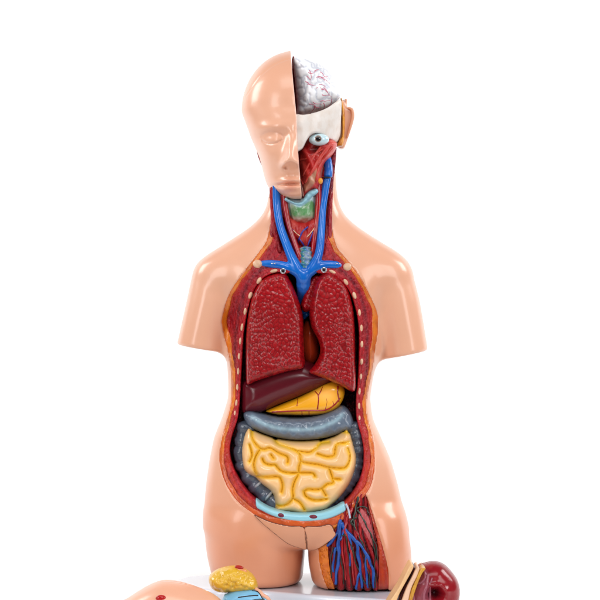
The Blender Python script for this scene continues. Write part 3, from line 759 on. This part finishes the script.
# brain
BR = PG([(293.3,61.5),(300,61),(307.5,62.5),(319,67),(326,72),(330.5,77),(335,86),(338,94),(340,99),(334,105),(325,112),(313,116),(298,118.5),(297,108),(295,85)], 0, n=4)
r2 = np.random.RandomState(11)
bg = []
for i in range(60):      # winding furrows
    p = np.array([r2.uniform(-8, 40), r2.uniform(182, 240)]); a = r2.uniform(0, 6.28); L = [p.copy()]
    for k in range(7):
        a += r2.uniform(-1.0, 1.0); p = p+2.0*np.array([math.cos(a), math.sin(a)]); L.append(p.copy())
    bg.append(np.array(L))
def bgd(X, Z):
    d = np.full(np.broadcast(X, Z).shape, 1e9)
    for g in bg: d = np.minimum(d, line2d(g, X, Z))
    return d
def br_ex(X, Z, d): return -1.2*np.exp(-(bgd(X, Z)/1.1)**2)*np.clip(-d/4, 0, 1)
brf = puff(BR, -20, 30, 18, back=50, extra=br_ex)
def br_col(x, y, z):
    k = (np.exp(-(bgd(x, z)/0.8)**2)*.6)[:, None]; return np.array([244, 244, 247.])*(1-k)+np.array([178, 182, 198.])*k
br = solid('brain', brf, *bounds(BR, -54, 44), 0.9, M['brain'], root, br_col, it=1)
bvp = []
for i in range(24):
    p = np.array([r2.uniform(305, 332), r2.uniform(70, 106)]); a = r2.uniform(-0.3, 1.2); L = [p.copy()]
    for k in range(4):
        a += r2.uniform(-.7, .7); p = p+2.6*np.array([math.cos(a), math.sin(a)]); L.append(p.copy())
    L = [q for q in L if poly2d(BR, np.array([q[0]-300]), np.array([300-q[1]]))[0] < -1.5]
    if len(L) > 2:
        P = on(brf, L, .1); bvp.append((P, np.linspace(.5, .2, len(P))))
tubes('blood_vessel', bvp, M['pinkvessel'], br, 6)
# skull bone plate
SK = PG([(294,116.5),(304,115.5),(315,113),(328,107),(341,97.5),(341.6,110),(341.5,125),(341.5,137.5),(336,139),(328,138),(322,134.5),(315,133.5),(310,136),(306,142),(303,148),(300,150.5),(296,151),(294.5,135)], -50, n=4)
def sk_f(X, Y, Z):
    h = hl(X*0.985+0.2, Y, Z)
    return smax(smax(h+3.5, -(h+12), 1), poly2d(SK, X, Z), 1.6)
solid('skull_bone', sk_f, *bounds(SK, -70, 40), 1.0, M['bone'], root, lambda x, y, z: np.array([228, 220, 214.])[None].repeat(len(x), 0), it=2)
# back of head with ear, lower right only
def back_f(X, Y, Z):
    h = hl(X, Y, Z)
    d = np.maximum(h+0.3, 34-X); d = smax(d, 2-Y, 1.5); d = np.maximum(d, Z-(203-0.2*(X-40)))
    d = np.maximum(d, 158-Z)
    d = np.maximum(d, X-(45+0.045*(Z-150)))
    return np.maximum(d, -np.maximum(h+6, 0*X-1))
EAR = PG([(343,99),(347,106),(351,107.5),(353.5,111),(353.3,120),(350.5,130),(347,141),(344,147.5),(339,147),(337,140),(340,118),(341,105)], -8, n=4)
solid('back_of_head', lambda X, Y, Z: smin(back_f(X, Y, Z), smax(poly2d(EAR, X, Z)*1.0, np.abs(Y-4)-9, 3), 2), (28, -10, 140), (62, 80, 208), 1.0, M['skin'], root, lambda x, y, z: np.array([229, 172, 142.])[None].repeat(len(x), 0), it=2)
tubes('ear_rim', [yp([(348,108,-6),(352,110,-7),(352.6,118,-7),(350,128,-7),(347,138,-6)], [1,1.6,1.6,1.4,1])], M['skin'], root, 8, color=lambda x, y, z: np.array([228, 162, 128.])[None].repeat(len(x), 0))
EF = PG([(340.5,98),(342.5,99),(345,112),(345,130),(344,142),(342.5,146.5),(336,146),(339.5,139),(341.5,135),(341.5,115)], -12, n=3)
solid('ear_fat_strip', puff(EF, -6, 8, 2, back=6), *bounds(EF, -20, 4), 0.8, M['fat'], root, lambda x, y, z: np.array([226, 150, 30.])[None].repeat(len(x), 0))
# facial muscles
FM = PG([(297,148),(302,145),(306,138),(314,134),(326,136),(334,139),(337.5,143),(334.5,151),(330,157),(325,163),(322.5,172),(321.5,184),(318,191),(314,191),(309,194),(303,199),(300.5,190),(299,175),(298,160)], -42, n=4)
def fm_ex(X, Z, d): return 0.9*np.sin((X*0.6+Z*0.34))*np.clip(-d/4, 0, 1)-7*np.exp(-((X-15)/5)**2-((Z-147)/4)**2)
fmf = puff(FM, -26, 24, 15, back=20, extra=fm_ex)
def fm_col(x, y, z):
    c = np.array([176, 20, 22.])[None].repeat(len(x), 0)
    k = (0.5+.5*np.sin(x*0.75+z*0.42))[:, None]; c = c*(1-.35*k)+np.array([222, 80, 70.])*.35*k
    w = W(334, 150, -40)
    k = (np.exp(-(line2d(np.array([(34., 156.), (22., 128.), (8., 112.)]), x, z)/5)**2)*.6)[:, None]; c = c*(1-k)+np.array([226, 104, 90.])*k
    mb = PG([(303,190),(306,180),(313,173),(318,168),(319,174),(315,182),(309,189)], -48, n=3)
    k = sstep(1.5, -1, poly2d(mb, x, z))[:, None]*.85; c = c*(1-k)+np.array([178, 142, 112.])*k
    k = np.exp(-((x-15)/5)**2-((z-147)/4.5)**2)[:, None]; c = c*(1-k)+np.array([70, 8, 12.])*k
    return c
solid('cheek_muscle', fmf, *bounds(FM, -58, 0), 0.8, M['facemuscle'], root, fm_col, it=1)
fp = lambda pts, r0, r1: (lambda P: (P, np.linspace(r0, r1, len(P))))(on(fmf, pts, 0.3, ylo=-70))
tubes('cheek_tendon', [fp([(330,144),(324,152),(317,162),(311,173),(305,183)], 1.9, 1.1), fp([(332.5,147),(326.5,154.5),(321.5,162),(317.5,171),(316,181)], 1.8, 1.2), fp([(326,142),(317,152),(308,166),(303,176)], 1.3, .9), fp([(300,160),(308,158),(318,152),(328,145)], 1.0, .8), fp([(303,184),(301,180),(299,181)], 1.0, .8)], M['facemuscle'], root, 9, color=lambda x, y, z: np.array([204, 66, 58.])[None].repeat(len(x), 0))
tubes('jaw_tendon', [fp([(300.5,182),(302.5,189),(303.5,196)], 1.1, .9)], M['bone'], root, 8, color=lambda x, y, z: np.array([238, 180, 168.])[None].repeat(len(x), 0))
tubes('side_neck_muscle', [yp([(334.5,148,-18),(332.8,165,-22),(331,180,-24),(329.8,200,-26),(329.5,218,-24)], [2.2,2.6,2.6,2.4,1.5])], M['muscle'], root, 12, color=lambda x, y, z: np.array([112, 14, 40.])[None].repeat(len(x), 0))
tubes('side_neck_muscle', [yp([(257.8,147,-4),(260,155,-6),(263.5,164,-6),(268,174,-6)], [1.6,2.4,2.4,1.5])], M['muscle'], root, 12, color=lambda x, y, z: np.array([130, 22, 26.])[None].repeat(len(x), 0))
ball('gland', W(320.5, 181, -48), (2.2, 2, 3), M['bone'], root, color=lambda x, y, z: np.array([226, 150, 30.])[None].repeat(len(x), 0))
ball('vein_end', W(326.5, 177.6, -37), (4.6, 4, 1.0), M['darkpaint'], root)
# eyeball
ec = W(319, 139.6, -48)
def eye_col(x, y, z):
    d = np.hypot(x-(ec[0]-0.9), z-ec[2]-0.2)
    c = np.array([196, 222, 230.])[None].repeat(len(x), 0)
    k = sstep(3.6, 2.8, d)[:, None]*(y < ec[1])[:, None]; c = c*(1-k)+np.array([120, 90, 74.])*k
    k = sstep(2.5, 2.0, d)[:, None]*(y < ec[1])[:, None]; c = c*(1-k)+np.array([18, 12, 14.])*k
    return c
ball('eyeball', ec, (10.0, 9.0, 6.0), M['eye'], root, color=eye_col, seg=130)

# ------------------------------------------------------------------ detached pieces in front of the base
FLOOR = BASEZ-22
def tag(o, label, cat, kind=None):
    if kind: o['kind'] = kind; return
    o['label'] = label; o['category'] = cat
def emp(name, loc, label, cat):
    e = bpy.data.objects.new(name, None); COL.objects.link(e); e.location = tuple(np.array(loc)/1000)
    tag(e, label, cat); return e
def adopt(o, e):
    o.parent = e; o.matrix_parent_inverse = e.matrix_world.inverted() if False else o.matrix_parent_inverse
    o.location = -e.location
# skin coloured cover, bottom left
CV = PG([(100,640),(112,612),(128,600),(143,590.5),(155,585),(164,583.2),(176,584.3),(190,588),(204,593.5),(216,600),(226,612),(232,640)], -170, n=4)
cvf0 = puff(CV, -150, 34, 26, back=20)
cvf = lambda X, Y, Z: np.maximum(cvf0(X, Y, Z), FLOOR+0.3-Z)
e = emp('chest_cover', (-120, -150, FLOOR), 'skin coloured detached body cover with a red glossy spot, leaning at the bottom left', 'anatomy part')
o = solid('cover_shell', cvf, (-205, -190, FLOOR-4), (-50, -125, -245), 1.1, M['skin'], None, lambda x, y, z: np.array([232, 174, 144.])[None].repeat(len(x), 0), it=2); adopt(o, e)
p = front(cvf, [(161, 598.5)], ylo=-200, yhi=-120)[0]
o = ball('red_spot', (p[0], p[1]+1.0, p[2]), (5.0, 2.6, 3.0), M['redlobe'], None, color=lambda x, y, z: np.array([176, 16, 16.])[None].repeat(len(x), 0)); adopt(o, e)

# yellow lobed gland with blue rib cartilage
YL = PG([(208.5,577.5),(214,571),(222,567.3),(234,565.5),(243,568),(251,572.5),(256.5,580),(257.5,588),(250,591.5),(234,592.5),(219,592),(211,587)], -120, n=4)
r3 = np.random.RandomState(4)
ylc = [(r3.uniform(-88, -38), r3.uniform(-273, -248)) for _ in range(110)]
def yl_ex(X, Z, d):
    t = np.zeros(np.broadcast(X, Z).shape)
    for cx, cz in ylc: t = np.maximum(t, np.maximum(1-((X-cx)**2+(Z-cz)**2)/7.0, 0))
    return 2.4*np.sqrt(t)*np.clip(-d/2, 0, 1)
ylf = puff(YL, -120, 17, 13, back=14, extra=yl_ex)
e = emp('breast_gland_section', (-68, -120, FLOOR), 'lumpy yellow gland piece with red tip over pale blue ribs', 'anatomy part')
o = solid('yellow_gland', ylf, *bounds(YL, -142, -100), 0.8, M['yellowlobe'], None, lambda x, y, z: np.array([224, 176, 48.])[None].repeat(len(x), 0), it=1); adopt(o, e)
p = front(ylf, [(239.5, 568.6)], ylo=-160, yhi=-100)[0]
o = ball('nipple_rim', (p[0]+.5, p[1], p[2]-1.5), (7, 3.5, 2.4), M['skin'], None, color=lambda x, y, z: np.array([224, 140, 90.])[None].repeat(len(x), 0), ax=math.radians(14)); adopt(o, e)
o = ball('nipple', (p[0]-.3, p[1]-.3, p[2]+1.2), (4.2, 3, 1.9), M['redlobe'], None, color=lambda x, y, z: np.array([180, 30, 18.])[None].repeat(len(x), 0), ax=math.radians(10)); adopt(o, e)
BL = PG([(222,600),(228,594),(238,590.5),(250,589.5),(259,591),(264,595),(270,602),(272,640),(214,640)], -135, n=4)
blf = lambda X, Y, Z: np.maximum(puff(BL, -128, 14, 10, back=10)(X, Y, Z), FLOOR+0.3-Z)
o = solid('blue_cartilage', blf, (-82, -148, FLOOR-4), (-20, -112, -252), 0.9, M['bluebone'], None, lambda x, y, z: np.array([120, 184, 222.])[None].repeat(len(x), 0), it=1); adopt(o, e)
for i, pts in enumerate(([(256,589.5),(260,592),(263,596)], [(262,595),(267,598),(270,602)])):
    P = on(blf, pts, 1.0, ylo=-165, yhi=-118)
    o = tubes('rib_tip', [(P, 1.9)], M['bone'], None, 10, color=lambda x, y, z: np.array([232, 170, 140.])[None].repeat(len(x), 0)); adopt(o, e)
P = [(on(blf, pts, .1, ylo=-165, yhi=-118), .6) for pts in ([(238,597.5),(250,596),(258,595.5)], [(246,602),(256,599.5),(264,599.5)], [(252,590.8),(258,592),(262,598),(268,603)])]
o = tubes('rib_gap_shade', P, M['darkpaint'], None, 6); adopt(o, e)  # near-black tubes laid on the cartilage as painted shade of the slits

# layered section with a red lobe, bottom right
e = emp('organ_section', (120, -120, FLOOR), 'glossy dark red organ with pale layered rim, lower right beside the leg', 'anatomy part')
RL = PG([(416,567),(425,562.7),(434,561.2),(443,563.5),(451,570.7),(457.5,580),(460,590),(458.5,602),(450,618),(430,628),(410,628),(403,600),(408,580)], -120, n=4)
def rl_ex(X, Z, d):
    s = s_(-130); hx, hz = (434-300)*s, (300-592)*s
    r = np.hypot(X-hx, (Z-hz)*1.3)
    return -11*np.exp(-(r/6)**2)+2.5*np.exp(-((r-11)/3)**2)+1.3*np.sin(np.arctan2(Z-hz, X-hx)*5)*np.exp(-((r-9)/6)**2)
rlf = lambda X, Y, Z: np.maximum(puff(RL, -118, 24, 18, back=18, extra=rl_ex)(X, Y, Z), FLOOR+.3-Z)
def rl_col(x, y, z):
    s = s_(-130); hx, hz = (434-300)*s, (300-592)*s; r = np.hypot(x-hx, (z-hz)*1.3)
    c = np.array([142, 18, 28.])[None].repeat(len(x), 0)
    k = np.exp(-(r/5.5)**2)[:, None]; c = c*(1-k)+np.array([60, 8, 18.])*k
    mp = PG([(412,570),(422,566),(428,572),(428,582),(430,592),(430,612),(404,612),(406,590)], -130, n=3)
    k = sstep(2, -2, poly2d(mp, x, z))[:, None]*.8; c = c*(1-k)+np.array([150, 84, 100.])*k
    return c
o = solid('red_lobe', rlf, (86, -150, FLOOR-4), (155, -96, -240), 0.8, M['redlobe'], None, rl_col, it=1); adopt(o, e)
rp = lambda pts, r0, r1, l=.2: (lambda P: (P, np.linspace(r0, r1, len(P))))(on(rlf, pts, l, ylo=-170, yhi=-100))
o = tubes('mauve_fold', [rp([(418,570),(424,572),(425,578),(420,583),(415,582)], 1.6, 1.2), rp([(428,575),(427,584),(424,594),(424,602)], 1.5, 1.5), rp([(414,588),(413,595),(414,602)], 1.6, 1.8), rp([(432,578),(430,588),(430,600)], .9, 1.1)], M['redlobe'], None, 9, color=lambda x, y, z: np.array([158, 88, 104.])[None].repeat(len(x), 0)); adopt(o, e)
def slab(name, a, b, w, th, m, col, y0=-120):
    """rounded strip following the slanted rim"""
    P = np.array([W(*p, y0) for p in spline(a, 6, False)])
    o = tubes(name, [(P, w)], m, None, 14, color=lambda x, y, z: np.array(col, float)[None].repeat(len(x), 0)); adopt(o, e); return o
def rim(name, pts, y, T, col, m):
    Pp = PG(pts, y, n=4)
    f = lambda X, Y, Z: np.maximum(smax(poly2d(Pp, X, Z), np.abs(Y-y)-T, 2), FLOOR+.3-Z)
    o = solid(name, f, *bounds(Pp, y-T-3, y+T+3), 0.9, m, None, lambda x, y, z: np.array(col, float)[None].repeat(len(x), 0), it=1); adopt(o, e)
rim('skin_rim', [(383,612),(388,600),(398,584.5),(405,570),(409.5,562.3),(412.5,563),(411,568),(405,579),(399,590),(395,600),(391,614)], -126, 18, (232, 186, 132), M['bone'])
rim('gap_shade', [(396,606),(399,592),(406,578),(412,566),(414,565),(413,572),(406,584),(401,596),(399,608)], -120, 18, (36, 12, 16), M['redlobe'])  # near-black solid strip, painted shade between the skin and cream rims
rim('cream_rim', [(396,616),(400,600),(405,586),(411,574),(415.5,565.2),(418.5,566),(416,574),(411,584),(408,596),(406,612)], -126, 18, (232, 190, 160), M['bone'])
rim('yellow_rim', [(404,616),(407,600),(410,588),(415,576),(419.5,566.5),(425,565.5),(421,571),(417,580),(413,592),(410,604),(409,616)], -127, 18, (206, 150, 34), M['fat'])

# ------------------------------------------------------------------ studio sweep
V = []; prof = [(-420, FLOOR), (700, FLOOR)]
for i in range(1, 13):
    a = math.pi/2*i/12; prof.append((700+700*math.sin(a), FLOOR+700-700*math.cos(a)))
prof.append((1400, 2600))
for x in (-2600, 2600):
    for y, z in prof: V.append((x, y, z))
n = len(prof)
o = mesh_obj('backdrop', V, [(i, i+n, i+n+1, i+1) for i in range(n-1)], M['floor'])
o['kind'] = 'structure'

# ------------------------------------------------------------------ light
def area(name, loc, target, sx, sy, power, col=(1, 1, 1)):
    l = bpy.data.lights.new(name, 'AREA'); l.shape = 'RECTANGLE'; l.size = sx; l.size_y = sy; l.energy = power; l.color = col
    o = bpy.data.objects.new(name, l); COL.objects.link(o); o.location = loc
    import mathutils
    d = mathutils.Vector(target)-mathutils.Vector(loc)
    o.rotation_euler = d.to_track_quat('-Z', 'Y').to_euler(); return o
area('softbox_left', (-0.98, -1.05, 0.35), (0, 0, 0), 0.36, 1.1, 8)
area('softbox_right', (1.05, -0.95, 0.35), (0, 0, 0), 0.38, 1.1, 7.5)
area('softbox_top', (0, -0.9, 1.5), (0, 0, 0), 1.5, 0.6, 11)
area('softbox_front', (0.25, -2.3, 1.0), (0, 0, 0), 0.6, 0.45, 12)
area('backdrop_lamp_left', (-1.5, 0.4, 0.9), (-0.1, 1.3, 0.1), 0.8, 0.8, 19)
area('backdrop_lamp_right', (1.5, 0.4, 0.9), (0.1, 1.3, 0.1), 0.8, 0.8, 19)
w = bpy.data.worlds.new('World'); scene.world = w; w.use_nodes = True
w.node_tree.nodes['Background'].inputs[0].default_value = (1, 1, 1, 1)
w.node_tree.nodes['Background'].inputs[1].default_value = 0.09

cam = bpy.data.cameras.new('camera'); co = bpy.data.objects.new('camera', cam); COL.objects.link(co)
co.location = (0, -D/1000, 0); co.rotation_euler = (math.pi/2, 0, 0)
cam.sensor_width = 36; cam.lens = 36*D/600; cam.clip_end = 50; cam.clip_start = 0.05
scene.camera = co
vs = scene.view_settings; vs.view_transform = 'Standard'; vs.look = 'None'; vs.exposure = 0.0; vs.gamma = 1
scene.cycles.use_denoising = True
scene.cycles.max_bounces = 6
